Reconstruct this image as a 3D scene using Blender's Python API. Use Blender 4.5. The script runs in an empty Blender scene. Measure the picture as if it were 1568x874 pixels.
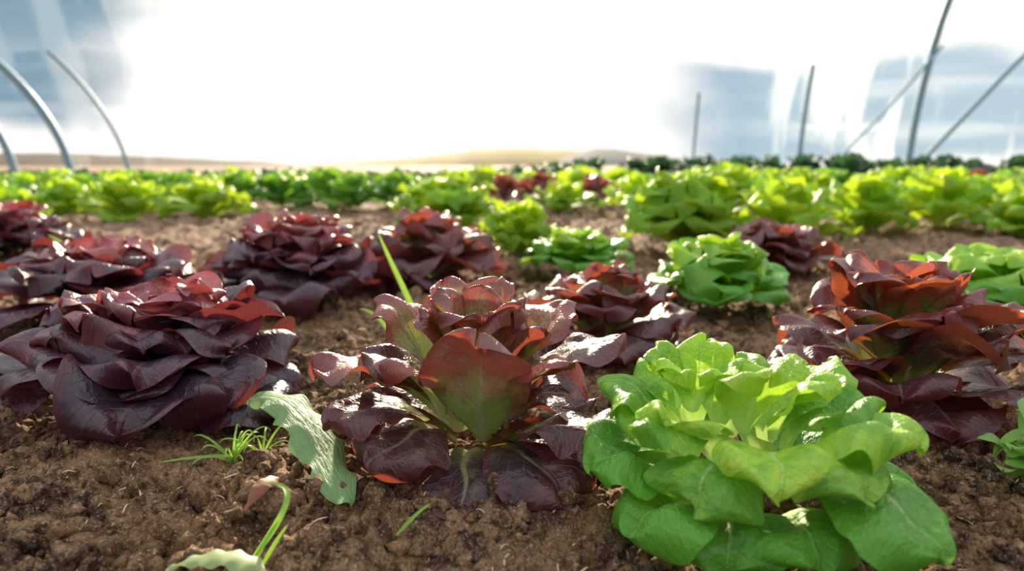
import bpy, math, numpy as np
from math import radians, sin, cos, pi
rng = np.random.default_rng(7)
scn = bpy.context.scene

# ------------------------------------------------------------------ helpers
def hash3(ix, iy, iz, seed):
    h = (ix.astype(np.int64)*374761393 + iy.astype(np.int64)*668265263 + iz.astype(np.int64)*1274126177 + seed*974711) & 0xFFFFFFFF
    h = ((h ^ (h >> 13)) * 1274126177) & 0xFFFFFFFF
    h = ((h ^ (h >> 16)) * 668265263) & 0xFFFFFFFF
    h = h ^ (h >> 15)
    return (h & 0xFFFFFF) / float(0xFFFFFF)

def vnoise(x, y, z, seed=0):
    x = np.asarray(x, float); y = np.asarray(y, float)+0*x; z = np.asarray(z, float)+0*x
    ix, iy, iz = np.floor(x), np.floor(y), np.floor(z)
    fx, fy, fz = x-ix, y-iy, z-iz
    fx = fx*fx*(3-2*fx); fy = fy*fy*(3-2*fy); fz = fz*fz*(3-2*fz)
    def g(a, b, c): return hash3(ix+a, iy+b, iz+c, seed)
    x00 = g(0,0,0)*(1-fx)+g(1,0,0)*fx; x10 = g(0,1,0)*(1-fx)+g(1,1,0)*fx
    x01 = g(0,0,1)*(1-fx)+g(1,0,1)*fx; x11 = g(0,1,1)*(1-fx)+g(1,1,1)*fx
    return ((x00*(1-fy)+x10*fy)*(1-fz)+(x01*(1-fy)+x11*fy)*fz)*2-1

def smooth(a, b, x):
    t = np.clip((x-a)/(b-a), 0, 1); return t*t*(3-2*t)

def make_obj(name, V, F, mat, uv=None, ld=None, subsurf=0, loc=(0,0,0), smoothsh=True, parent=None):
    F = np.asarray(F); k = F.shape[1]
    me = bpy.data.meshes.new(name)
    me.vertices.add(len(V)); me.vertices.foreach_set('co', np.asarray(V, np.float32).ravel())
    me.loops.add(F.size); me.loops.foreach_set('vertex_index', F.astype(np.int32).ravel())
    me.polygons.add(len(F))
    me.polygons.foreach_set('loop_start', np.arange(0, F.size, k, dtype=np.int32))
    me.polygons.foreach_set('loop_total', np.full(len(F), k, dtype=np.int32))
    me.update(calc_edges=True)
    me.polygons.foreach_set('use_smooth', np.full(len(F), bool(smoothsh)))
    if uv is not None:
        l = me.uv_layers.new(name='UVMap'); l.data.foreach_set('uv', uv[F.ravel()].astype(np.float32).ravel())
    if ld is not None:
        a = me.attributes.new('ld', 'FLOAT_COLOR', 'POINT'); a.data.foreach_set('color', ld.astype(np.float32).ravel())
    me.materials.append(mat); me.validate(); me.update()
    ob = bpy.data.objects.new(name, me); scn.collection.objects.link(ob); ob.location = loc
    if subsurf:
        m = ob.modifiers.new('sub', 'SUBSURF'); m.levels = subsurf; m.render_levels = subsurf
    if parent: ob.parent = parent
    return ob

class Acc:
    def __init__(s): s.V=[]; s.F=[]; s.U=[]; s.D=[]; s.n=0
    def add(s, V, F, U, D):
        s.V.append(V); s.F.append(F+s.n); s.U.append(U); s.D.append(D); s.n += len(V)
    def obj(s, name, mat, **k):
        return make_obj(name, np.vstack(s.V), np.vstack(s.F), mat, np.vstack(s.U), np.vstack(s.D), **k)

def lerp(a, b, t): return a+(b-a)*t

def leaf(acc, base, az, L, W, th0, th1, cup=.7, ruf=.12, twist=0., bend=0., age=.5, tip=0., nu=16, nv=11,
         pet=.2, rnd=None, g=rng, freq=2.5, bp=1.0, back=0.1, zmin=.006, blister=.045):
    rnd = g.random() if rnd is None else rnd
    a = np.linspace(0, 1, nu); u = 1-(1-a)**1.6
    uf = np.linspace(0, 1, 80)
    th = np.radians(th0)+(np.radians(th1)-np.radians(th0))*uf**bp + np.radians(tip)*np.clip((uf-.68)/.32, 0, 1)**1.3
    r = np.concatenate([[0], np.cumsum((np.cos(th[1:])+np.cos(th[:-1]))/2)])/79*L
    z = np.concatenate([[0], np.cumsum((np.sin(th[1:])+np.sin(th[:-1]))/2)])/79*L
    R = np.interp(u, uf, r); Z = np.interp(u, uf, z); T = np.interp(u, uf, th)
    t0 = g.uniform(.54, .62)
    w = np.where(u < t0, pet+(1-pet)*smooth(.0, t0+.04, u)**.75, np.sqrt(np.clip(1-((u-t0)/(1-t0))**2.3, 0, 1)))
    w = np.maximum(w, .05)*W
    s = np.linspace(-1, 1, nv)
    S, U = np.meshgrid(s, u); Wg = np.repeat(w[:,None], nv, 1)
    kap = cup*(1.35-.7*U)+.0001
    y = Wg*np.sin(kap*S)/kap
    h = Wg*(1-np.cos(kap*S))/kap
    ph = g.random()*6.28; ph2 = g.random()*6.28
    sd = np.where(S > 0, ph, ph2)
    env = smooth(.2, .6, U)
    h += ruf*W*np.abs(S)**2.2*np.sin(2*pi*freq*U+sd)*env
    h += ruf*.8*W*np.sin(S*pi*1.5+ph)*smooth(.75, 1, U)
    h -= back*W*np.clip((np.abs(S)-.3)/.7, 0, 1)**2*env
    o = g.random()*50
    h += blister*W*2.6*vnoise(U*4+o, S*2.2+o, 0, 3)*env
    h += blister*W*1.0*vnoise(U*11+o, S*5+o, 0, 5)*env
    h += W*.05*np.exp(-(S*Wg/W/.10)**2)*-1
    y += bend*L*U**2 + W*.10*vnoise(U*4+o, o, 0, 9)
    y *= 1+.10*np.sign(S)*sin(ph)*env+.05*vnoise(U*6+o, np.sign(S)*3+o, 0, 13)*np.abs(S)
    Re = R[:,None]+0*S; Ze = Z[:,None]+0*S; Te = T[:,None]+0*S
    along = W*(.10*vnoise(S*2.2+o, o*2, 0, 11)+.04*vnoise(S*7+o, o*2, 0, 12))*smooth(.6, 1, U)
    Re = Re+along*np.cos(Te); Ze = Ze+along*np.sin(Te)
    tw = np.radians(twist)*U
    y2 = y*np.cos(tw)-h*np.sin(tw); h2 = y*np.sin(tw)+h*np.cos(tw)
    rr = Re-np.sin(Te)*h2; zz = Ze+np.cos(Te)*h2
    A = np.radians(az)
    X = base[0]+rr*cos(A)-y2*sin(A); Y = base[1]+rr*sin(A)+y2*cos(A); Zf = base[2]+zz
    k = .012
    Zf = zmin+np.where(Zf-zmin > k, Zf-zmin, k*np.exp(np.clip((Zf-zmin-k)/k, -6, 0)))
    V = np.stack([X, Y, Zf], -1).reshape(-1, 3)
    idx = np.arange(nu*nv).reshape(nu, nv)
    F = np.stack([idx[:-1,:-1], idx[:-1,1:], idx[1:,1:], idx[1:,:-1]], -1).reshape(-1, 4)
    UV = np.stack([(S+1)/2, U], -1).reshape(-1, 2)
    D = np.stack([np.full(S.size, rnd), np.full(S.size, age), (np.abs(S)*Wg/W).ravel(), np.abs(S).ravel()], -1)
    acc.add(V, F, UV, D)

STY = {
 'red':    dict(L=(.095,.160), W=(.038,.068), a=(88,30), b=(72,-24), bz=.090, cup=(.35,1.0), ruf=(.06,.19), tw=18, tip=(-80,-5), back=(.0,.6), fr=(.9,2.2), bp=1.3, ja=9, jb=15),
 'dense':  dict(L=(.055,.162), W=(.034,.066), a=(86,26), b=(50,-20), bz=.105, cup=(.55,1.35), ruf=(.10,.24), tw=20, tip=(-75,20), back=(.0,.7), fr=(.9,2.4), bp=1.2, ja=9, jb=15),
 'butter': dict(L=(.070,.155), W=(.036,.072), a=(88,36), b=(80,-12), bz=.085, cup=(.5,1.05), ruf=(.05,.15), tw=16, tip=(-75,-5), back=(.1,.7), fr=(1,2.), bp=1.2, ja=7, jb=13),
 'frilly': dict(L=(.100,.175), W=(.036,.064), a=(88,38), b=(88,-5), bz=.085, cup=(.5,1.),   ruf=(.22,.42), tw=20, tip=(-55,0), back=(.1,.5), fr=(2.5,4.5), bp=1.0, ja=8, jb=15),
}
def rosette(acc, c, R, H, N, seed, style='red', nu=16, nv=11, skip=None):
    g = np.random.default_rng(seed); q = STY[style]
    s = R/.17; zs = H/.19
    a0 = g.random()*360
    for i in range(N):
        t = i/(N-1)
        az = a0+i*137.508+g.uniform(-14, 14)
        if skip and skip((az+180) % 360-180, t): continue
        L = lerp(*q['L'], t**.7)*g.uniform(.86, 1.12)*s
        W = lerp(*q['W'], t**.65)*g.uniform(.88, 1.14)*s
        th0 = lerp(*q['a'], t)+g.uniform(-1, 1)*q['ja']; th1 = lerp(*q['b'], t**1.05)+g.uniform(-1, 1)*q['jb']
        bz = lerp(q['bz']*zs, .012, t**.8); b = lerp(.004, .02, t)*s
        leaf(acc, (c[0]+b*cos(radians(az)), c[1]+b*sin(radians(az)), bz), az, L, W, th0, th1,
             cup=g.uniform(*q['cup']), ruf=g.uniform(*q['ruf']), twist=g.uniform(-1, 1)*q['tw'], bend=g.uniform(-.1, .1),
             age=np.clip(t+g.uniform(-.15, .15), 0, 1), tip=g.uniform(*q['tip']), nu=nu, nv=nv, g=g, freq=g.uniform(*q['fr']), back=g.uniform(*q['back']), bp=q['bp'])

# ------------------------------------------------------------------ materials
def nodes(name):
    m = bpy.data.materials.new(name); m.use_nodes = True
    nt = m.node_tree; nt.nodes.clear(); return m, nt
def N(nt, t, **k):
    n = nt.nodes.new(t)
    for a, b in k.items(): setattr(n, a, b)
    return n
def setin(nt, n, key, v):
    if isinstance(v, bpy.types.NodeSocket): nt.links.new(v, n.inputs[key])
    else: n.inputs[key].default_value = v
def M(nt, op, a, b=0., c=None, clamp=False):
    n = N(nt, 'ShaderNodeMath', operation=op); n.use_clamp = clamp
    setin(nt, n, 0, a); setin(nt, n, 1, b)
    if c is not None: setin(nt, n, 2, c)
    return n.outputs[0]
def MR(nt, v, a, b, c=0., d=1., interp='SMOOTHSTEP'):
    n = N(nt, 'ShaderNodeMapRange', interpolation_type=interp)
    for k, x in zip(('Value','From Min','From Max','To Min','To Max'), (v,a,b,c,d)): setin(nt, n, k, x)
    return n.outputs[0]
def MIX(nt, f, a, b, blend='MIX'):
    n = N(nt, 'ShaderNodeMix', data_type='RGBA', blend_type=blend)
    setin(nt, n, 0, f)
    for i, x in ((6, a), (7, b)):
        if isinstance(x, tuple): n.inputs[i].default_value = (*x, 1) if len(x) == 3 else x
        else: nt.links.new(x, n.inputs[i])
    return n.outputs[2]

def leaf_material(name, inner, outer, basecol, vein, trans, rough=.38, redpos=(.12, .5), tmix=.3, mottle=None, rim=None, varamt=.25, spec=.5, veinamt=.35, agesh=.0, bump=.6, ager=(.12,.62)):
    m, nt = nodes(name)
    at = N(nt, 'ShaderNodeAttribute', attribute_name='ld')
    sep = N(nt, 'ShaderNodeSeparateColor'); nt.links.new(at.outputs['Color'], sep.inputs[0])
    rnd, age, lat = sep.outputs[0], sep.outputs[1], sep.outputs[2]; edge = at.outputs['Alpha']
    uv = N(nt, 'ShaderNodeUVMap'); sx = N(nt, 'ShaderNodeSeparateXYZ'); nt.links.new(uv.outputs[0], sx.inputs[0])
    across, v = sx.outputs[0], sx.outputs[1]
    sgn = M(nt, 'SIGN', M(nt, 'SUBTRACT', across, .5))
    latx = M(nt, 'MULTIPLY', lat, sgn)
    cmb = N(nt, 'ShaderNodeCombineXYZ'); setin(nt, cmb, 0, latx); setin(nt, cmb, 1, M(nt, 'MULTIPLY', v, 2.2)); setin(nt, cmb, 2, M(nt, 'MULTIPLY', rnd, 37.))
    n1 = N(nt, 'ShaderNodeTexNoise'); n1.inputs['Scale'].default_value = 2.2; n1.inputs['Detail'].default_value = 4; nt.links.new(cmb.outputs[0], n1.inputs['Vector'])
    n2 = N(nt, 'ShaderNodeTexNoise'); n2.inputs['Scale'].default_value = 8; n2.inputs['Detail'].default_value = 2; nt.links.new(cmb.outputs[0], n2.inputs['Vector'])
    vo = N(nt, 'ShaderNodeTexVoronoi', feature='DISTANCE_TO_EDGE'); vo.inputs['Scale'].default_value = 8; nt.links.new(cmb.outputs[0], vo.inputs['Vector'])
    wmid = M(nt, 'MULTIPLY_ADD', v, -.085, .105)
    mid = MR(nt, M(nt, 'DIVIDE', lat, wmid), .35, 1.15, 1., 0.)
    q = M(nt, 'ADD', M(nt, 'MULTIPLY_ADD', lat, -2.6, M(nt, 'MULTIPLY', v, 7.5)), M(nt, 'MULTIPLY', n1.outputs[0], 1.3))
    fr = M(nt, 'ABSOLUTE', M(nt, 'SUBTRACT', M(nt, 'FRACT', q), .5))
    side = MR(nt, fr, .0, .075, 1., 0.)
    side = M(nt, 'MULTIPLY', side, MR(nt, edge, .45, .95, 1., .05))
    ret = MR(nt, vo.outputs[0], 0., .06, 1., 0.)
    top = MIX(nt, MR(nt, M(nt, 'ADD', age, M(nt, 'MULTIPLY_ADD', n1.outputs[0], .7, -.35)), ager[0], ager[1]), inner, outer)
    vv = M(nt, 'ADD', v, M(nt, 'MULTIPLY_ADD', age, agesh, -agesh*.4))
    fac = MR(nt, M(nt, 'ADD', vv, M(nt, 'ADD', M(nt, 'MULTIPLY_ADD', n1.outputs[0], .5, -.25), M(nt, 'MULTIPLY', lat, .25))), redpos[0], redpos[1])
    col = MIX(nt, fac, basecol, top)
    if mottle:
        col = MIX(nt, MR(nt, n1.outputs[0], .48, .72, 0., mottle[1]), col, mottle[0])
    if rim:
        col = MIX(nt, M(nt, 'MULTIPLY', MR(nt, M(nt, 'MAXIMUM', edge, v), .66, 1.), rim[1]), col, rim[0])
    vf = M(nt, 'MAXIMUM', M(nt, 'MULTIPLY', mid, MR(nt, v, .35, .95, 1., .25)), M(nt, 'MAXIMUM', M(nt, 'MULTIPLY', side, veinamt), M(nt, 'MULTIPLY', ret, veinamt*.35)))
    col = MIX(nt, M(nt, 'MULTIPLY', vf, .75), col, vein)
    hs = N(nt, 'ShaderNodeHueSaturation'); nt.links.new(col, hs.inputs['Color'])
    setin(nt, hs, 'Value', M(nt, 'MULTIPLY_ADD', rnd, varamt*2, 1-varamt)); setin(nt, hs, 'Hue', M(nt, 'MULTIPLY_ADD', n2.outputs[0], .03, .485))
    col = hs.outputs[0]
    hgt = M(nt, 'ADD', M(nt, 'MULTIPLY', n2.outputs[0], .9), M(nt, 'ADD', M(nt, 'MULTIPLY', side, -.18), M(nt, 'ADD', M(nt, 'MULTIPLY', ret, -.08), M(nt, 'MULTIPLY', mid, -.3))))
    hgt = M(nt, 'MULTIPLY', hgt, MR(nt, v, .1, .45, .15, 1.))
    bp_ = N(nt, 'ShaderNodeBump'); bp_.inputs['Strength'].default_value = bump; bp_.inputs['Distance'].default_value = .0045; nt.links.new(hgt, bp_.inputs['Height'])
    p = N(nt, 'ShaderNodeBsdfPrincipled'); nt.links.new(col, p.inputs['Base Color']); nt.links.new(bp_.outputs[0], p.inputs['Normal'])
    nt.links.new(MR(nt, n2.outputs[0], .3, .7, rough-.06, rough+.12), p.inputs['Roughness']); p.inputs['Specular IOR Level'].default_value = spec
    tr = N(nt, 'ShaderNodeBsdfTranslucent'); nt.links.new(bp_.outputs[0], tr.inputs['Normal'])
    tc = MIX(nt, .6, col, trans, 'MIX'); tc = MIX(nt, fac, MIX(nt, .5, col, basecol), tc); nt.links.new(tc, tr.inputs['Color'])
    mx = N(nt, 'ShaderNodeMixShader'); mx.inputs[0].default_value = tmix
    nt.links.new(p.outputs[0], mx.inputs[1]); nt.links.new(tr.outputs[0], mx.inputs[2])
    o = N(nt, 'ShaderNodeOutputMaterial'); nt.links.new(mx.outputs[0], o.inputs[0])
    return m

mat_red = leaf_material('red_lettuce_leaf', (.44,.11,.09), (.060,.030,.042), (.34,.46,.10), (.48,.42,.24), (.68,.13,.06), rough=.32, redpos=(.28,.78), tmix=.28, rim=((.15,.022,.03), .7), veinamt=.28, agesh=.60, spec=.8, mottle=((.25,.19,.09), .55), bump=.6, ager=(.2,.68))
mat_amber = leaf_material('amber_lettuce_leaf', (.40,.08,.07), (.050,.024,.034), (.30,.42,.08), (.42,.36,.18), (.90,.20,.05), rough=.32, redpos=(.26,.74), tmix=.29, rim=((.12,.018,.03), .7), veinamt=.22, agesh=.65, spec=.8, mottle=((.20,.15,.08), .45), bump=.55)
mat_dark = leaf_material('purple_lettuce_leaf', (.55,.15,.15), (.036,.022,.040), (.20,.25,.07), (.26,.15,.14), (.58,.09,.06), rough=.31, redpos=(.10,.48), tmix=.19, rim=((.13,.022,.036), .45), veinamt=.18, agesh=.35, spec=.8, bump=.6, ager=(.15,.64))
mat_green = leaf_material('green_lettuce_leaf', (.44,.68,.055), (.11,.38,.03), (.58,.76,.24), (.58,.77,.26), (.60,.86,.06), rough=.38, redpos=(.02,.45), tmix=.31, mottle=((.09,.32,.03), .45), varamt=.18, veinamt=.28, spec=.55, bump=.75, ager=(.2,.75))
mat_lime = leaf_material('lime_lettuce_leaf', (.46,.68,.04), (.22,.45,.03), (.55,.7,.15), (.5,.7,.15), (.8,.92,.04), rough=.45, redpos=(.02,.4), tmix=.40, varamt=.3, veinamt=.2, spec=.4)
mat_mid = leaf_material('midgreen_leaf', (.26,.48,.06), (.10,.28,.035), (.4,.6,.15), (.4,.6,.15), (.4,.7,.05), rough=.48, redpos=(.02,.4), tmix=.35, varamt=.25, veinamt=.2, spec=.4)
mat_deep = leaf_material('deepgreen_leaf', (.06,.15,.06), (.022,.08,.045), (.12,.25,.08), (.15,.3,.1), (.1,.25,.06), rough=.5, redpos=(.02,.4), tmix=.25, veinamt=.2)

# ------------------------------------------------------------------ soil
def soil_h(x, y, fine=True):
    h = .012*vnoise(x*5, y*5, 0, 21)+.012*vnoise(x*14, y*14, 0, 22)
    if fine:
        n = vnoise(x*32, y*32, 0, 23); h += .014*(1-np.abs(n)) + .009*(1-np.abs(vnoise(x*80, y*80, 0, 24)))-.0145 + .005*vnoise(x*180, y*180, 0, 25)
    h = h*smooth(12, 3, y)*(1+.8*smooth(1.5, 2.5, y))
    return h-.006 + .03*smooth(4, 9, y)

def soil_mat():
    m, nt = nodes('tilled_soil')
    tc = N(nt, 'ShaderNodeNewGeometry')
    def noi(s, d=6, r=.6):
        n = N(nt, 'ShaderNodeTexNoise'); n.inputs['Scale'].default_value = s; n.inputs['Detail'].default_value = d; n.inputs['Roughness'].default_value = r
        nt.links.new(tc.outputs['Position'], n.inputs['Vector']); return n.outputs[0]
    a, b, c = noi(5), noi(45, 8, .72), noi(320, 4, .7)
    col = MIX(nt, MR(nt, b, .40, .60), (.060,.030,.014), (.44,.265,.14))
    col = MIX(nt, MR(nt, a, .42, .65, 0, .5), col, (.36,.185,.08))
    col = MIX(nt, MR(nt, c, .54, .70, 0, .8), col, (.84,.66,.46))
    col = MIX(nt, MR(nt, c, .48, .30, 0, .85), col, (.022,.012,.006))  # crevice shade painted into the soil colour where fine noise dips
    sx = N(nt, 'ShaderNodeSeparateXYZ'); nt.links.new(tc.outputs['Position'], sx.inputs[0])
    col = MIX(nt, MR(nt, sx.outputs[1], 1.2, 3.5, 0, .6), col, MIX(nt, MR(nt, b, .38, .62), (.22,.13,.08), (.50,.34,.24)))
    p = N(nt, 'ShaderNodeBsdfPrincipled'); nt.links.new(col, p.inputs['Base Color']); p.inputs['Roughness'].default_value = .85; p.inputs['Specular IOR Level'].default_value = .3
    bb = N(nt, 'ShaderNodeBump'); bb.inputs['Strength'].default_value = 1.; bb.inputs['Distance'].default_value = .009
    nt.links.new(M(nt, 'ADD', b, M(nt, 'MULTIPLY', c, .5)), bb.inputs['Height']); nt.links.new(bb.outputs[0], p.inputs['Normal'])
    o = N(nt, 'ShaderNodeOutputMaterial'); nt.links.new(p.outputs[0], o.inputs[0]); return m
msoil = soil_mat()

ys = np.concatenate([np.linspace(-12, .2, 20)[:-1], np.arange(.2, 1.2, .0030), np.arange(1.2, 2.4, .009), np.arange(2.4, 5, .03), np.arange(5, 12, .1), np.array([12, 16, 25, 50, 100, 200, 400.])])
xs = np.concatenate([[-400, -100, -40, -20], np.arange(-12, -3, .1), np.arange(-3, -1, .02), np.arange(-1, 1, .0038), np.arange(1, 3, .02), np.arange(3, 12.01, .1), [20, 40, 100, 400]])
XX, YY = np.meshgrid(xs, ys)
ZZ = soil_h(XX, YY)
idx = np.arange(XX.size).reshape(XX.shape)
F = np.stack([idx[:-1,:-1], idx[:-1,1:], idx[1:,1:], idx[1:,:-1]], -1).reshape(-1, 4)
make_obj('ground', np.stack([XX, YY, ZZ], -1).reshape(-1, 3), F, msoil)

import bmesh
bm = bmesh.new(); bmesh.ops.create_icosphere(bm, subdivisions=2, radius=1)
bm.verts.ensure_lookup_table(); IV = np.array([v.co[:] for v in bm.verts]); IF = np.array([[v.index for v in f.verts] for f in bm.faces]); bm.free()
def clods(name, specs, mat, seed):
    g = np.random.default_rng(seed); Vs=[];Fs=[];k=0
    for n, ymin, ymax, rmin, rmax in specs:
        y = ymin+(ymax-ymin)*g.random(n)**1.4; x = (g.random(n)*2-1)*(y*.82+.06)
        keep = vnoise(x*9, y*9, 0, 77)+g.random(n)*1.2-.5 > 0
        x, y = x[keep], y[keep]; n = len(x)
        r = rmin*(rmax/rmin)**(g.random(n)**2.2)
        z = soil_h(x, y)
        for i in range(n):
            o = g.random(3)*90
            d = 1+.6*vnoise(IV[:,0]*1.5+o[0], IV[:,1]*1.5+o[1], IV[:,2]*1.5+o[2], 4)+.4*vnoise(IV[:,0]*3.3+o[0], IV[:,1]*3.3+o[1], IV[:,2]*3.3+o[2], 5)
            Vv = IV*d[:,None]*r[i]*g.uniform(.6, 1.3, 3)
            Vs.append(Vv+[x[i], y[i], z[i]+r[i]*.2]); Fs.append(IF+k*len(IV)); k += 1
    return make_obj(name, np.vstack(Vs), np.vstack(Fs), mat, smoothsh=True)
clods('soil_clods', [(13500, .33, 1.5, .0012, .013), (2500, 1.4, 4.2, .006, .022)], msoil, 5)

# ------------------------------------------------------------------ hero plants
def plant(name, c, R, H, n, seed, style, mat, nu=16, nv=11, sub=1, extra=None, skip=None):
    acc = Acc()
    if n: rosette(acc, (0, 0), R, H, n, seed, style, nu, nv, skip)
    if extra: extra(acc)
    mxz = max(v[:,2].max() for v in acc.V); acc.V = [v*[1, 1, H/mxz] for v in acc.V]
    return acc.obj(name, mat, subsurf=sub, loc=(c[0], c[1], float(soil_h(np.array([c[0]]), np.array([c[1]]), False)[0])))

HI = dict(nu=22, nv=15)
def exA(acc):
    g = np.random.default_rng(3)
    leaf(acc, (.012,-.045,.035), -88, .132, .056, 58, 72, cup=.5, ruf=.22, age=.22, tip=-8, g=g, back=.2, freq=1.8, blister=.10, twist=-8, **HI)
    leaf(acc, (.045,-.035,.03), -40, .125, .056, 40, 0, cup=.4, ruf=.15, age=.7, tip=-40, g=g, back=.3, **HI)
    leaf(acc, (.03,-.035,.025), -62, .135, .052, 25, -25, cup=.2, ruf=.12, age=.9, tip=-20, g=g, back=.5, **HI)
    leaf(acc, (-.0,-.04,.025), -92, .125, .050, 10, -35, cup=.2, ruf=.12, age=1, tip=-20, g=g, back=.5, **HI)
    leaf(acc, (-.03,-.035,.04), -122, .115, .050, 35, -30, cup=.3, ruf=.15, age=.9, tip=-20, g=g, back=.4, **HI)
    leaf(acc, (-.045,-.03,.05), -150, .115, .048, 40, -18, cup=.4, ruf=.15, age=.8, tip=-30, g=g, back=.4, **HI)
    leaf(acc, (-.04,-.02,.06), 192, .135, .05, 44, 4, cup=.6, ruf=.2, age=.3, tip=-30, g=g, back=.2, **HI)
    leaf(acc, (.045,-.01,.065), -8, .14, .058, 50, 18, cup=.5, ruf=.1, age=.7, tip=-30, g=g, back=.3, **HI)
    leaf(acc, (.03,-.03,.055), -30, .11, .045, 60, 30, cup=.6, ruf=.12, age=.2, tip=-50, g=g, back=.3, **HI)
    leaf(acc, (-.03,-.03,.055), -140, .10, .042, 62, 35, cup=.6, ruf=.12, age=.1, tip=-50, g=g, back=.3, **HI)
    leaf(acc, (.035,.01,.07), 25, .13, .055, 66, 38, cup=.6, ruf=.1, age=.3, tip=-60, g=g, back=.3, **HI)
    leaf(acc, (-.035,.01,.07), 165, .125, .05, 70, 45, cup=.6, ruf=.12, age=.1, tip=-60, g=g, back=.3, **HI)
    for az, l in ((-70,.085),(-120,.09),(-30,.095),(-160,.09),(60,.11),(120,.11),(90,.09)):
        leaf(acc, (.02*cos(radians(az)), .02*sin(radians(az)), .085), az, l, .034, 84, 62, cup=.6, ruf=.14, age=.05, tip=-70, g=g, **HI)
plant('red_lettuce', (-.043, .70), .158, .19, 24, 11, 'red', mat_red, extra=exA, skip=lambda a, t: (-165 < a < -50 and t > .15), **HI)

def exB(acc):
    g = np.random.default_rng(4)
    P = lambda b, az, L, W, a0, a1, **k: leaf(acc, b, az, L, W, a0, a1, g=g, **{**dict(cup=.55, ruf=.12, age=.4, tip=-40, back=.4, freq=1.4, blister=.06), **HI, **k})
    P((-.04,-.01,.035), 185, .105, .052, 40, -8, age=.9); P((-.04,.02,.035), 150, .11, .052, 40, -5, age=.9)
    P((-.035,-.025,.025), 214, .105, .052, 35, -22, age=1, cup=.3); P((-.01,-.03,.02), 246, .10, .050, 40, -30, age=.9, cup=.3)
    P((.01,-.035,.02), -84, .10, .05, 45, -30, age=.9, cup=.3)
    P((.045,-.045,.045), -58, .118, .060, 40, -40, age=1, cup=.25, tip=-20)
    P((.04,-.02,.035), -28, .100, .053, 40, -20, age=.95, cup=.3); P((.04,.01,.035), 5, .095, .052, 45, -8, age=.9)
    P((.03,.04,.035), 55, .10, .052, 50, 0, age=.9); P((-.01,.04,.035), 105, .10, .052, 50, 0, age=.9)
    P((-.045,-.01,.060), 205, .080, .046, 62, 0, age=.55); P((-.05,.02,.06), 160, .085, .048, 66, 5, age=.55)
    P((-.02,-.035,.045), -128, .100, .048, 62, -40, age=.6, cup=.5, back=.6)
    P((.005,-.04,.050), -100, .118, .050, 76, -58, age=.3, cup=.7, bp=1.25, back=.6)
    P((.030,-.04,.050), -72, .110, .050, 66, -45, age=.5, cup=.5, bp=1.2, back=.6)
    P((.045,-.03,.060), -42, .105, .054, 66, -20, age=.35, cup=.5, bp=1.2, back=.5)
    P((.035,-.005,.060), -12, .098, .050, 66, -8, age=.6, bp=1.2); P((.03,.02,.06), 30, .10, .048, 70, 5, age=.5, bp=1.2)
    P((.0,.035,.06), 70, .09, .046, 74, 15, age=.5); P((-.03,.04,.06), 120, .085, .045, 74, 15, age=.5)
    P((.0,-.015,.080), -85, .070, .036, 86, 50, age=.1, tip=-80); P((.025,-.012,.075), -40, .078, .042, 78, 25, age=.3, tip=-70)
    P((.02,.012,.072), 15, .075, .040, 78, 35, age=.3, tip=-70); P((-.055,-.02,.070), 238, .062, .040, 74, 15, age=.3, tip=-60)
    P((-.015,.02,.075), 60, .065, .036, 82, 50, age=.3, tip=-60)
    for k, (az, l) in enumerate(((-100,.046),(-20,.050),(60,.058),(130,.054),(195,.05))):
        P((-.04+.014*cos(radians(az)), .01+.014*sin(radians(az)), .092), az, l, .031, 84, 44, cup=.8, ruf=.06, age=.05+.35*(k % 2), tip=-60, back=.3)
plant('green_lettuce', (.197, .555), .118, .162, 0, 29, 'butter', mat_green, extra=exB, **HI)
plant('purple_lettuce', (-.44, .83), .20, .165, 52, 33, 'dense', mat_dark, nu=20, nv=13)
def exD(acc):
    g = np.random.default_rng(6)
    leaf(acc, (-.03,.02,.085), 110, .115, .052, 80, 60, cup=.6, ruf=.08, age=.9, tip=-40, g=g, **HI)
    leaf(acc, (.02,.0,.080), 30, .105, .046, 78, 50, cup=.6, ruf=.08, age=.4, tip=-60, g=g, **HI)
    leaf(acc, (-.02,-.03,.075), 200, .115, .048, 60, 25, cup=.5, ruf=.1, age=.05, tip=-40, g=g, **HI)
    leaf(acc, (.02,-.03,.075), -75, .09, .044, 68, 55, cup=.4, ruf=.08, age=.4, tip=-30, g=g, **HI)
    leaf(acc, (.03,-.02,.055), -20, .15, .052, 50, 20, cup=.6, ruf=.1, age=.5, tip=-40, g=g, **HI)
    leaf(acc, (-.03,-.03,.045), -150, .14, .055, 45, 0, cup=.5, ruf=.1, age=.8, tip=-40, g=g, **HI)
    leaf(acc, (.0,-.03,.03), -100, .14, .058, 25, -20, cup=.3, ruf=.1, age=1, tip=-20, g=g, **HI)
plant('red_lettuce', (.485, .83), .19, .205, 28, 46, 'red', mat_amber, extra=exD, **HI)
plant('red_lettuce', (.15, 1.08), .165, .16, 28, 52, 'red', mat_red, nu=14, nv=11)
plant('purple_lettuce', (-.48, 1.52), .22, .22, 46, 61, 'dense', mat_dark, nu=14, nv=11)
plant('red_lettuce', (-.225, 1.78), .215, .205, 36, 67, 'dense', mat_red, nu=12, nv=9)
plant('purple_lettuce', (-.80, 1.31), .23, .172, 44, 71, 'dense', mat_dark, nu=12, nv=9)
plant('purple_lettuce', (-1.65, 2.27), .22, .20, 40, 77, 'dense', mat_dark, nu=10, nv=7)
plant('green_lettuce', (.42, 1.38), .18, .17, 34, 81, 'butter', mat_green, nu=12, nv=9)
plant('green_lettuce', (.99, 1.37), .23, .155, 44, 85, 'butter', mat_green, nu=12, nv=9)
plant('green_lettuce', (.185, 1.87), .18, .14, 34, 91, 'butter', mat_green, nu=10, nv=7)
plant('red_lettuce', (.76, 1.95), .20, .15, 34, 95, 'dense', mat_red, nu=10, nv=7)
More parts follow.
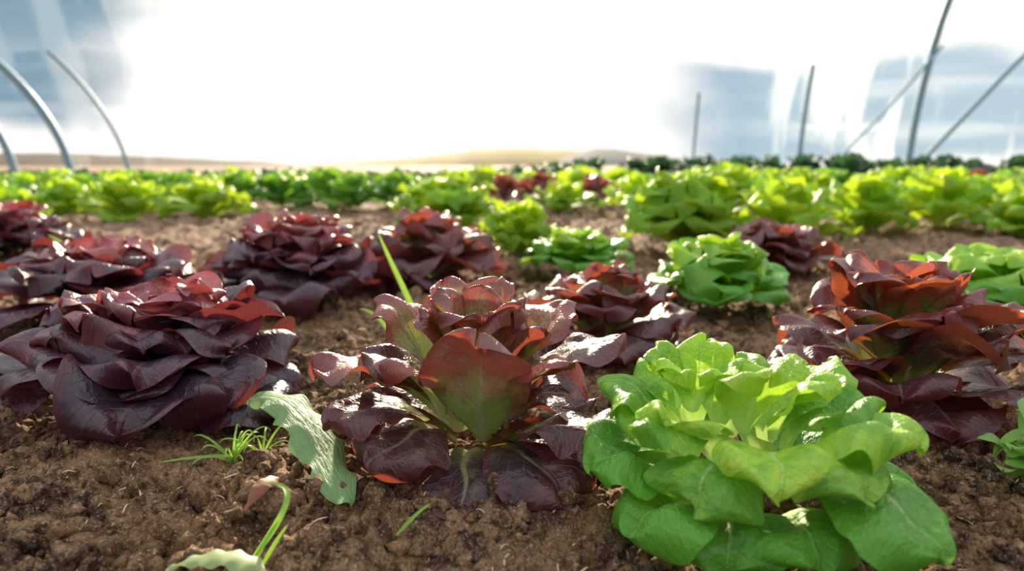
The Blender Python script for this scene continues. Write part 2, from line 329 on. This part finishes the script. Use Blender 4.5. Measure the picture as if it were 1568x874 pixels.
plant('lime_lettuce', (.61, 2.40), .29, .305, 54, 101, 'butter', mat_lime, nu=12, nv=9)
plant('lime_lettuce', (.03, 2.3), .18, .21, 34, 105, 'frilly', mat_lime, nu=12, nv=9)
plant('lime_lettuce', (-.31, 3.2), .30, .27, 50, 107, 'frilly', mat_lime, nu=12, nv=9)

def row(name, items, mat, style, seed, n=26, nu=8, nv=7):
    acc = Acc()
    for k, (x, y, R, H) in enumerate(items):
        a2 = Acc(); rosette(a2, (0, 0), R, H, n, seed*100+k, style, nu, nv)
        z = float(soil_h(np.array([x]), np.array([y]), False)[0])
        V = np.vstack(a2.V); V = V*[1, 1, H/V[:,2].max()]+[x, y, z]
        acc.add(V, np.vstack(a2.F), np.vstack(a2.U), np.vstack(a2.D))
    return acc.obj(name, mat, subsurf=1)
g = np.random.default_rng(99)
row('lime_lettuce_row', [(-3.15,4.1,.28,.25),(-2.8,4.3,.25,.26),(-2.55,3.55,.16,.13),(-2.1,3.75,.28,.28),(-1.75,3.95,.28,.26),(1.15,2.85,.27,.29),(1.05,3.4,.30,.31),(1.6,3.1,.30,.29),(2.0,3.2,.30,.29),(2.45,3.5,.28,.27),(2.1,2.75,.28,.22),(.32,4.3,.24,.22),(.75,4.0,.26,.27),(2.9,3.7,.28,.27),(1.2,4.1,.28,.30),(3.3,4.2,.28,.28),(1.75,4.2,.28,.30),(2.4,4.3,.28,.29),(2.6,3.0,.27,.23)], mat_lime, 'frilly', 3)
row('green_lettuce_row', [(x+g.uniform(-.1,.1), 4.8+g.uniform(-.25,.3), .31, .25+g.uniform(0,.05)) for x in np.arange(-4.2, 4.8, .32) if not (-.4 < x < 1.4)], mat_mid, 'frilly', 4, n=20)
row('green_lettuce_row', [(x+g.uniform(-.1,.1), 6.2+g.uniform(-.25,.25), .34, .25+g.uniform(0,.05)) for x in np.arange(-5.5, 6.0, .38)], mat_lime, 'frilly', 5, n=16)
row('red_lettuce_row', [(.2,4.9,.25,.26),(.58,4.9,.25,.26),(-.05,5.3,.24,.24),(.9,5.1,.22,.25),(3.3,5.5,.24,.28),(3.7,5.5,.24,.28)], mat_red, 'frilly', 6, n=22)
row('chard_row', [(x+g.uniform(-.1,.1), 7.5+g.uniform(-.35,.35), .38, .22+.15*float(smooth(-1, 2, x))+g.uniform(0,.05)) for x in np.arange(-6.2, 7.4, .24)], mat_deep, 'frilly', 8, n=14)

# ------------------------------------------------------------------ weeds and bits
def simple_mat(name, col, rough=.5, tmix=.3, tcol=None, scale=60, dark=.6):
    m, nt = nodes(name)
    ge = N(nt, 'ShaderNodeNewGeometry'); n = N(nt, 'ShaderNodeTexNoise'); n.inputs['Scale'].default_value = scale; nt.links.new(ge.outputs['Position'], n.inputs['Vector'])
    c = MIX(nt, n.outputs[0], tuple(x*dark for x in col), tuple(min(1, x*(2-dark)) for x in col))
    p = N(nt, 'ShaderNodeBsdfPrincipled'); nt.links.new(c, p.inputs['Base Color']); p.inputs['Roughness'].default_value = rough
    t = N(nt, 'ShaderNodeBsdfTranslucent'); t.inputs[0].default_value = (*(tcol or col), 1)
    mx = N(nt, 'ShaderNodeMixShader'); mx.inputs[0].default_value = tmix
    nt.links.new(p.outputs[0], mx.inputs[1]); nt.links.new(t.outputs[0], mx.inputs[2])
    o = N(nt, 'ShaderNodeOutputMaterial'); nt.links.new(mx.outputs[0], o.inputs[0]); return m
mgrass = simple_mat('grass_blade', (.22,.42,.05), tcol=(.5,.8,.08))
def blade_mesh(pts, w, nseg=14):
    pts = np.array(pts, float); t = np.linspace(0, 1, len(pts)); tt = np.linspace(0, 1, nseg)
    deg = min(len(pts)-1, 3); P = np.stack([np.polyval(np.polyfit(t, pts[:,k], deg), tt) for k in range(3)], -1)
    tg = np.gradient(P, axis=0); tg /= np.linalg.norm(tg, axis=1)[:,None]
    sidev = np.cross(tg, [0.25, -.6, 1.0]); sidev /= np.linalg.norm(sidev, axis=1)[:,None]
    wd = w*np.sqrt(np.clip(1-tt**2.2, 0, 1))*(.6+.4*np.minimum(1, tt*5))+.0002
    nn = np.cross(sidev, tg)
    V = np.stack([P-sidev*wd[:,None], P-nn*wd[:,None]*.35, P+sidev*wd[:,None]], 1).reshape(-1, 3)
    i = np.arange(nseg*3).reshape(nseg, 3)
    F = np.stack([i[:-1,:-1], i[:-1,1:], i[1:,1:], i[1:,:-1]], -1).reshape(-1, 4)
    return V, F
def grass(name, blades, mat=mgrass, nseg=14, sub=1):
    Vs=[];Fs=[];n=0
    for pts, w in blades:
        V, F = blade_mesh(pts, w, nseg); Vs.append(V); Fs.append(F+n); n += len(V)
    return make_obj(name, np.vstack(Vs), np.vstack(Fs), mat, subsurf=sub)
g = np.random.default_rng(12)
def tuft(x, y, n, h, spread, w=.0016):
    out = []
    for i in range(n):
        a = g.uniform(0, 2*pi); hh = h*g.uniform(.5, 1); sp = spread*g.uniform(.4, 1.1)
        out.append(([(x, y, 0), (x+sp*.3*cos(a), y+sp*.3*sin(a), hh*.6), (x+sp*.7*cos(a), y+sp*.7*sin(a), hh), (x+sp*cos(a), y+sp*sin(a), hh*.85)], w))
    return out
grass('grass_tuft', tuft(-.285, .655, 14, .035, .045, .0011)+tuft(-.26, .67, 6, .03, .04, .0011)+[([(-.28,.655,.008),(-.31,.64,.014),(-.35,.635,.010)], .0016)])
grass('grass_sprout', [([(-.20,.475,0),(-.185,.485,.028),(-.172,.50,.040),(-.19,.52,.043),(-.205,.53,.04)], .0024), ([(-.198,.475,0),(-.188,.48,.018),(-.18,.487,.03)], .0018), ([(-.19,.475,0),(-.182,.485,.014),(-.176,.495,.022)], .0016)])
grass('grass_blade', [([(-.092,.50,.010),(-.080,.515,.018),(-.068,.53,.022)], .0014)])
grass('tall_weed_blade', [([(-.14,1.08,0),(-.165,1.1,.07),(-.195,1.12,.13),(-.222,1.13,.19)], .0055), ([(-.2,1.14,0),(-.235,1.16,.04),(-.27,1.18,.05)], .004), ([(-.2,1.2,0),(-.24,1.25,.04),(-.26,1.28,.05)], .003)])
grass('weed_stems', [([(-.98,1.6,0),(-1.06,1.65,.08),(-1.16,1.7,.13)], .008), ([(-.98,1.6,0),(-.97,1.62,.04),(-.96,1.63,.05)], .004)])
grass('grass_tuft', tuft(.60, .72, 12, .12, .08, .0013)+tuft(.53, .62, 6, .05, .05, .0016))
mstraw = simple_mat('straw', (.62,.50,.32), rough=.7, tmix=.1)
st = []
gs = np.random.default_rng(44)
for i in range(420):
    y = .36+.9*gs.random()**1.4; x = (gs.random()*2-1)*(y*.8); a = gs.uniform(0, pi); l = gs.uniform(.003, .014)
    z = float(soil_h(np.array([x]), np.array([y]))[0])+.002
    st.append(([(x, y, z), (x+l*.5*cos(a), y+l*.5*sin(a), z+.001+gs.uniform(0, .002)), (x+l*cos(a), y+l*sin(a), z+gs.uniform(0, .003))], gs.uniform(.0002, .0006)))
grass('straw_bits', st, mstraw, nseg=4, sub=0)

def strap_leaf(name, pts, W, mat, teeth=7, nu=44, nv=9, droop=.25, tilt=(0,0,1.)):
    pts = np.array(pts, float); t = np.linspace(0, 1, len(pts)); tt = np.linspace(0, 1, nu)
    P = np.stack([np.polyval(np.polyfit(t, pts[:,k], min(4, len(pts)-1)), tt) for k in range(3)], -1)
    tg = np.gradient(P, axis=0); tg /= np.linalg.norm(tg, axis=1)[:,None]
    sd = np.cross(tg, tilt); sd /= np.linalg.norm(sd, axis=1)[:,None]; nn = np.cross(sd, tg)
    env = (.18+.82*smooth(.05, .55, tt))*np.sqrt(np.clip(1-np.clip((tt-.6)/.4, 0, 1)**2.2, 0.002, 1))
    Vs = []
    for s in np.linspace(-1, 1, nv):
        tooth = 1-.38*((tt*teeth+(.3 if s > 0 else 0)) % 1)*abs(s)
        ww = W*env*tooth
        wav = .14*W*np.sin(tt*30+(2 if s > 0 else 0))*s*s
        Vs.append(P+sd*(ww*s)[:,None]+nn*(-droop*ww*s*s+wav+.0)[:,None])
    V = np.stack(Vs, 1).reshape(-1, 3)
    S, U = np.meshgrid(np.linspace(-1, 1, nv), tt)
    i = np.arange(nu*nv).reshape(nu, nv); F = np.stack([i[:-1,:-1], i[:-1,1:], i[1:,1:], i[1:,:-1]], -1).reshape(-1, 4)
    D = np.stack([np.full(S.size, .5), np.full(S.size, .5), np.abs(S).ravel(), np.abs(S).ravel()], -1)
    return make_obj(name, V, F, mat, np.stack([(S+1)/2, U], -1).reshape(-1, 2), D, subsurf=1)
mweed = leaf_material('weed_leaf', (.28,.46,.17), (.22,.40,.14), (.3,.42,.2), (.6,.7,.46), (.4,.6,.15), rough=.5, redpos=(0,.3), tmix=.25, varamt=.0, veinamt=.4)
strap_leaf('dandelion_leaf', [(-.335,.735,.020),(-.285,.722,.046),(-.235,.69,.050),(-.185,.625,.028),(-.140,.545,.014)], .027, mweed, tilt=(.25,-.45,1.))
mdry = simple_mat('dry_leaf', (.22,.07,.03), rough=.6, tmix=.0)
strap_leaf('dry_leaf', [(-.222,.525,.018),(-.217,.537,.026),(-.213,.552,.030),(-.208,.57,.026)], .0095, mdry, teeth=1, nu=16, tilt=(.2,-.7,1))
mpale = simple_mat('pale_leaf', (.32,.42,.16), rough=.5)
strap_leaf('fallen_lettuce_leaf', [(-.25,.45,.012),(-.23,.455,.018),(-.205,.458,.018),(-.18,.455,.010)], .016, mpale, teeth=1, nu=20)
mround = simple_mat('round_weed', (.22,.42,.08), rough=.5, tcol=(.4,.7,.1))
acc = Acc(); g2 = np.random.default_rng(8)
for i in range(22):
    leaf(acc, (g2.uniform(-.02,.02), g2.uniform(-.04,.04), g2.uniform(0,.06)), g2.uniform(0,360), .045, .014, 70, 0, g=g2, nu=8, nv=7)
acc.obj('broadleaf_weed', mround, loc=(.48, .59, 0), subsurf=1)

# ------------------------------------------------------------------ tunnel hoops + film
msteel, nt = nodes('galvanised_steel')
p = N(nt, 'ShaderNodeBsdfPrincipled'); p.inputs['Base Color'].default_value = (.22,.36,.47,1); p.inputs['Metallic'].default_value = .2; p.inputs['Roughness'].default_value = .5
o = N(nt, 'ShaderNodeOutputMaterial'); nt.links.new(p.outputs[0], o.inputs[0])
def tube(name, pts, r, mat, parent=None):
    cu = bpy.data.curves.new(name, 'CURVE'); cu.dimensions = '3D'; cu.bevel_depth = r; cu.bevel_resolution = 3
    sp = cu.splines.new('POLY'); sp.points.add(len(pts)-1)
    for i, q in enumerate(pts): sp.points[i].co = (*q, 1)
    cu.materials.append(mat); ob = bpy.data.objects.new(name, cu); scn.collection.objects.link(ob)
    if parent: ob.parent = parent
    return ob
tunnel = bpy.data.objects.new('polytunnel', None); scn.collection.objects.link(tunnel)
FY = 9.2
def arch(x, lean=0., n=60, ang=180, r=5.):
    out = []
    for k in range(n+1):
        th = radians(ang*k/n); d = r*(1-cos(th)); out.append((x+lean*d, FY-d, .0+r*sin(th)))
    return out
for k, x in enumerate([-6.6, -5.85, -5.08]): tube('hoop_%d'%k, arch(x, -.95, ang=125 if k < 2 else 38, r=2.7), (.05,.05,.025)[k], msteel, tunnel)
for k, (x, a, r) in enumerate([(2.4, 14, .018), (3.8, 18, .03), (5.25, 180, .045), (6.9, 180, .03)]): tube('hoop_r%d'%k, arch(x, .0, ang=a), r, msteel, tunnel)
tube('brace_0', [(4.05, FY-.02, .1), (4.8, FY-.2, 1.0), (5.3, FY-.42, 1.75)], .018, msteel, tunnel)
tube('brace_1', [(5.2, FY-.02, .1), (6.2, FY-.4, 1.5), (7.0, FY-.9, 2.6)], .03, msteel, tunnel)
mfilm, nt = nodes('polythene_film')
ge = N(nt, 'ShaderNodeNewGeometry')
def folds(rot, sc, s, dist=.4):
    mp = N(nt, 'ShaderNodeMapping'); mp.inputs['Rotation'].default_value = (0, radians(rot), 0); mp.inputs['Scale'].default_value = sc
    nt.links.new(ge.outputs['Position'], mp.inputs[0])
    n = N(nt, 'ShaderNodeTexNoise'); n.inputs['Scale'].default_value = s; n.inputs['Detail'].default_value = 4; n.inputs['Distortion'].default_value = dist; nt.links.new(mp.outputs[0], n.inputs['Vector'])
    return n.outputs[0]
f1 = folds(10, (.25,.3,2.6), 1.1); f2 = folds(-60, (.3,.3,4.), .9); f3 = folds(-8, (1.6,.3,.25), 1.3)
tr = N(nt, 'ShaderNodeBsdfTransparent'); tl = N(nt, 'ShaderNodeBsdfTranslucent'); tl.inputs[0].default_value = (.78,.86,.92,1)
sxf = N(nt, 'ShaderNodeSeparateXYZ'); nt.links.new(ge.outputs['Position'], sxf.inputs[0])
fc = M(nt, 'MAXIMUM', MR(nt, f1, .44, .70, .05, .16), M(nt, 'MAXIMUM', MR(nt, f2, .52, .66, .0, .30), MR(nt, f3, .50, .66, 0, .34)))
fc = M(nt, 'MULTIPLY', fc, MR(nt, M(nt, 'ABSOLUTE', sxf.outputs[0]), 2.3, 4.2))
fc = M(nt, 'MULTIPLY', fc, MR(nt, sxf.outputs[0], -3., 0., .22, 1.))
mx = N(nt, 'ShaderNodeMixShader'); nt.links.new(fc, mx.inputs[0]); nt.links.new(tr.outputs[0], mx.inputs[1]); nt.links.new(tl.outputs[0], mx.inputs[2])
o = N(nt, 'ShaderNodeOutputMaterial'); nt.links.new(mx.outputs[0], o.inputs[0])
def film(name, x0, x1, lean, r, amax):
    xs2 = np.linspace(x0, x1, 90); Vs = []
    for x in xs2:
        a = np.array(arch(x, lean, 50, amax, r)); a[:,1] += .10
        a[:,1] += .05*vnoise(a[:,0]*2+a[:,2]*1.5, a[:,2]*3-a[:,0], 0, 31); Vs.append(a)
    V = np.stack(Vs, 0); i = np.arange(V.shape[0]*V.shape[1]).reshape(V.shape[:2]); F = np.stack([i[:-1,:-1], i[:-1,1:], i[1:,1:], i[1:,:-1]], -1).reshape(-1, 4)
    make_obj(name, V.reshape(-1, 3), F, mfilm, parent=tunnel)
film('polythene_right', 2.2, 14, 0, 5., 75)
film('polythene_left', -14, -2.2, 0, 5., 75)

def hill(name, prof, Y, col):
    xs3 = np.array([q[0] for q in prof]); zs3 = np.array([q[1] for q in prof])
    X = np.linspace(xs3[0], xs3[-1], 160); Z = np.interp(X, xs3, zs3)
    Z = Z+.35*vnoise(X*.12, 0, 0, 3)*np.minimum(1, Z/3)
    rows = [np.stack([X, np.full_like(X, Y-60+60*k/8.), Z*sin(pi/2*k/8.)-.5*(k == 0)], -1) for k in range(9)]+[np.stack([X, np.full_like(X, Y+80), Z*0-1], -1)]
    V = np.stack(rows, 0); i = np.arange(V.shape[0]*V.shape[1]).reshape(V.shape[:2]); F = np.stack([i[:-1,:-1], i[:-1,1:], i[1:,1:], i[1:,:-1]], -1).reshape(-1, 4)
    return make_obj(name, V.reshape(-1, 3), F, simple_mat(name+'_grass', col, rough=.95, tmix=0, scale=.08))
hill('distant_hill', [(-330,5.5),(-250,6),(-200,5.5),(-150,4),(-110,1.8),(-85,0)], 300, (.05,.036,.027))
hill('distant_hill', [(-95,0),(-60,2.5),(-18,7),(0,8),(20,7.5),(45,6.5),(75,3.5),(110,1)], 320, (.26,.20,.08))
hill('distant_hill', [(10,0),(34,7.5),(50,6),(66,3),(80,0)], 290, (.06,.08,.10))

# ------------------------------------------------------------------ world
w = bpy.data.worlds.new('sky'); scn.world = w; w.use_nodes = True; nt = w.node_tree; nt.nodes.clear()
tc = N(nt, 'ShaderNodeTexCoord'); sx = N(nt, 'ShaderNodeSeparateXYZ'); nt.links.new(tc.outputs['Generated'], sx.inputs[0])
dx, dy, dz = sx.outputs
az = M(nt, 'ARCTAN2', dx, dy)
no = N(nt, 'ShaderNodeTexNoise'); no.inputs['Scale'].default_value = 4; no.inputs['Detail'].default_value = 3
mp = N(nt, 'ShaderNodeMapping'); mp.inputs['Scale'].default_value = (1, 1, 2.); nt.links.new(tc.outputs['Generated'], mp.inputs[0]); nt.links.new(mp.outputs[0], no.inputs['Vector'])
nz = M(nt, 'MULTIPLY_ADD', no.outputs[0], .3, -.15)
azn = M(nt, 'ADD', az, nz); dzn = M(nt, 'ADD', dz, M(nt, 'MULTIPLY', nz, .35))
left = M(nt, 'MULTIPLY', MR(nt, azn, -.45, -.60), M(nt, 'MULTIPLY', MR(nt, dzn, .01, .07), MR(nt, dzn, .36, .22)))
right = M(nt, 'MULTIPLY', MR(nt, azn, .15, .32), M(nt, 'MULTIPLY', MR(nt, dzn, -.02, .01), MR(nt, dzn, .155, .125)))
base = MIX(nt, MR(nt, dz, .25, 1.), (1.25, 1.20, 1.13), (1.1, 1.18, 1.30))
base = MIX(nt, MR(nt, dy, .2, -.6), base, (.88, .90, .96))
c = MIX(nt, M(nt, 'MULTIPLY', left, .95), base, (.15, .29, .40)); c = MIX(nt, M(nt, 'MULTIPLY', right, .95), c, (.34, .50, .62))
bg = N(nt, 'ShaderNodeBackground'); nt.links.new(c, bg.inputs[0]); bg.inputs[1].default_value = 1.0
o = N(nt, 'ShaderNodeOutputWorld'); nt.links.new(bg.outputs[0], o.inputs[0])

sd = bpy.data.lights.new('sun', 'SUN'); sd.energy = 10; sd.color = (1, .84, .60); sd.angle = radians(3)
so = bpy.data.objects.new('sun', sd); scn.collection.objects.link(so)
from mathutils import Vector
so.rotation_euler = Vector((.06, -1, -.32)).to_track_quat('-Z', 'Y').to_euler()

# ------------------------------------------------------------------ camera
cd = bpy.data.cameras.new('camera'); cd.lens = 24; cd.sensor_width = 36; cd.clip_start = .02; cd.clip_end = 2000
cd.dof.use_dof = True; cd.dof.focus_distance = .67; cd.dof.aperture_fstop = 3.8
co = bpy.data.objects.new('camera', cd); scn.collection.objects.link(co); co.location = (0, 0, .30); co.rotation_euler = (radians(80), 0, 0)
scn.camera = co
scn.view_settings.view_transform = 'Standard'
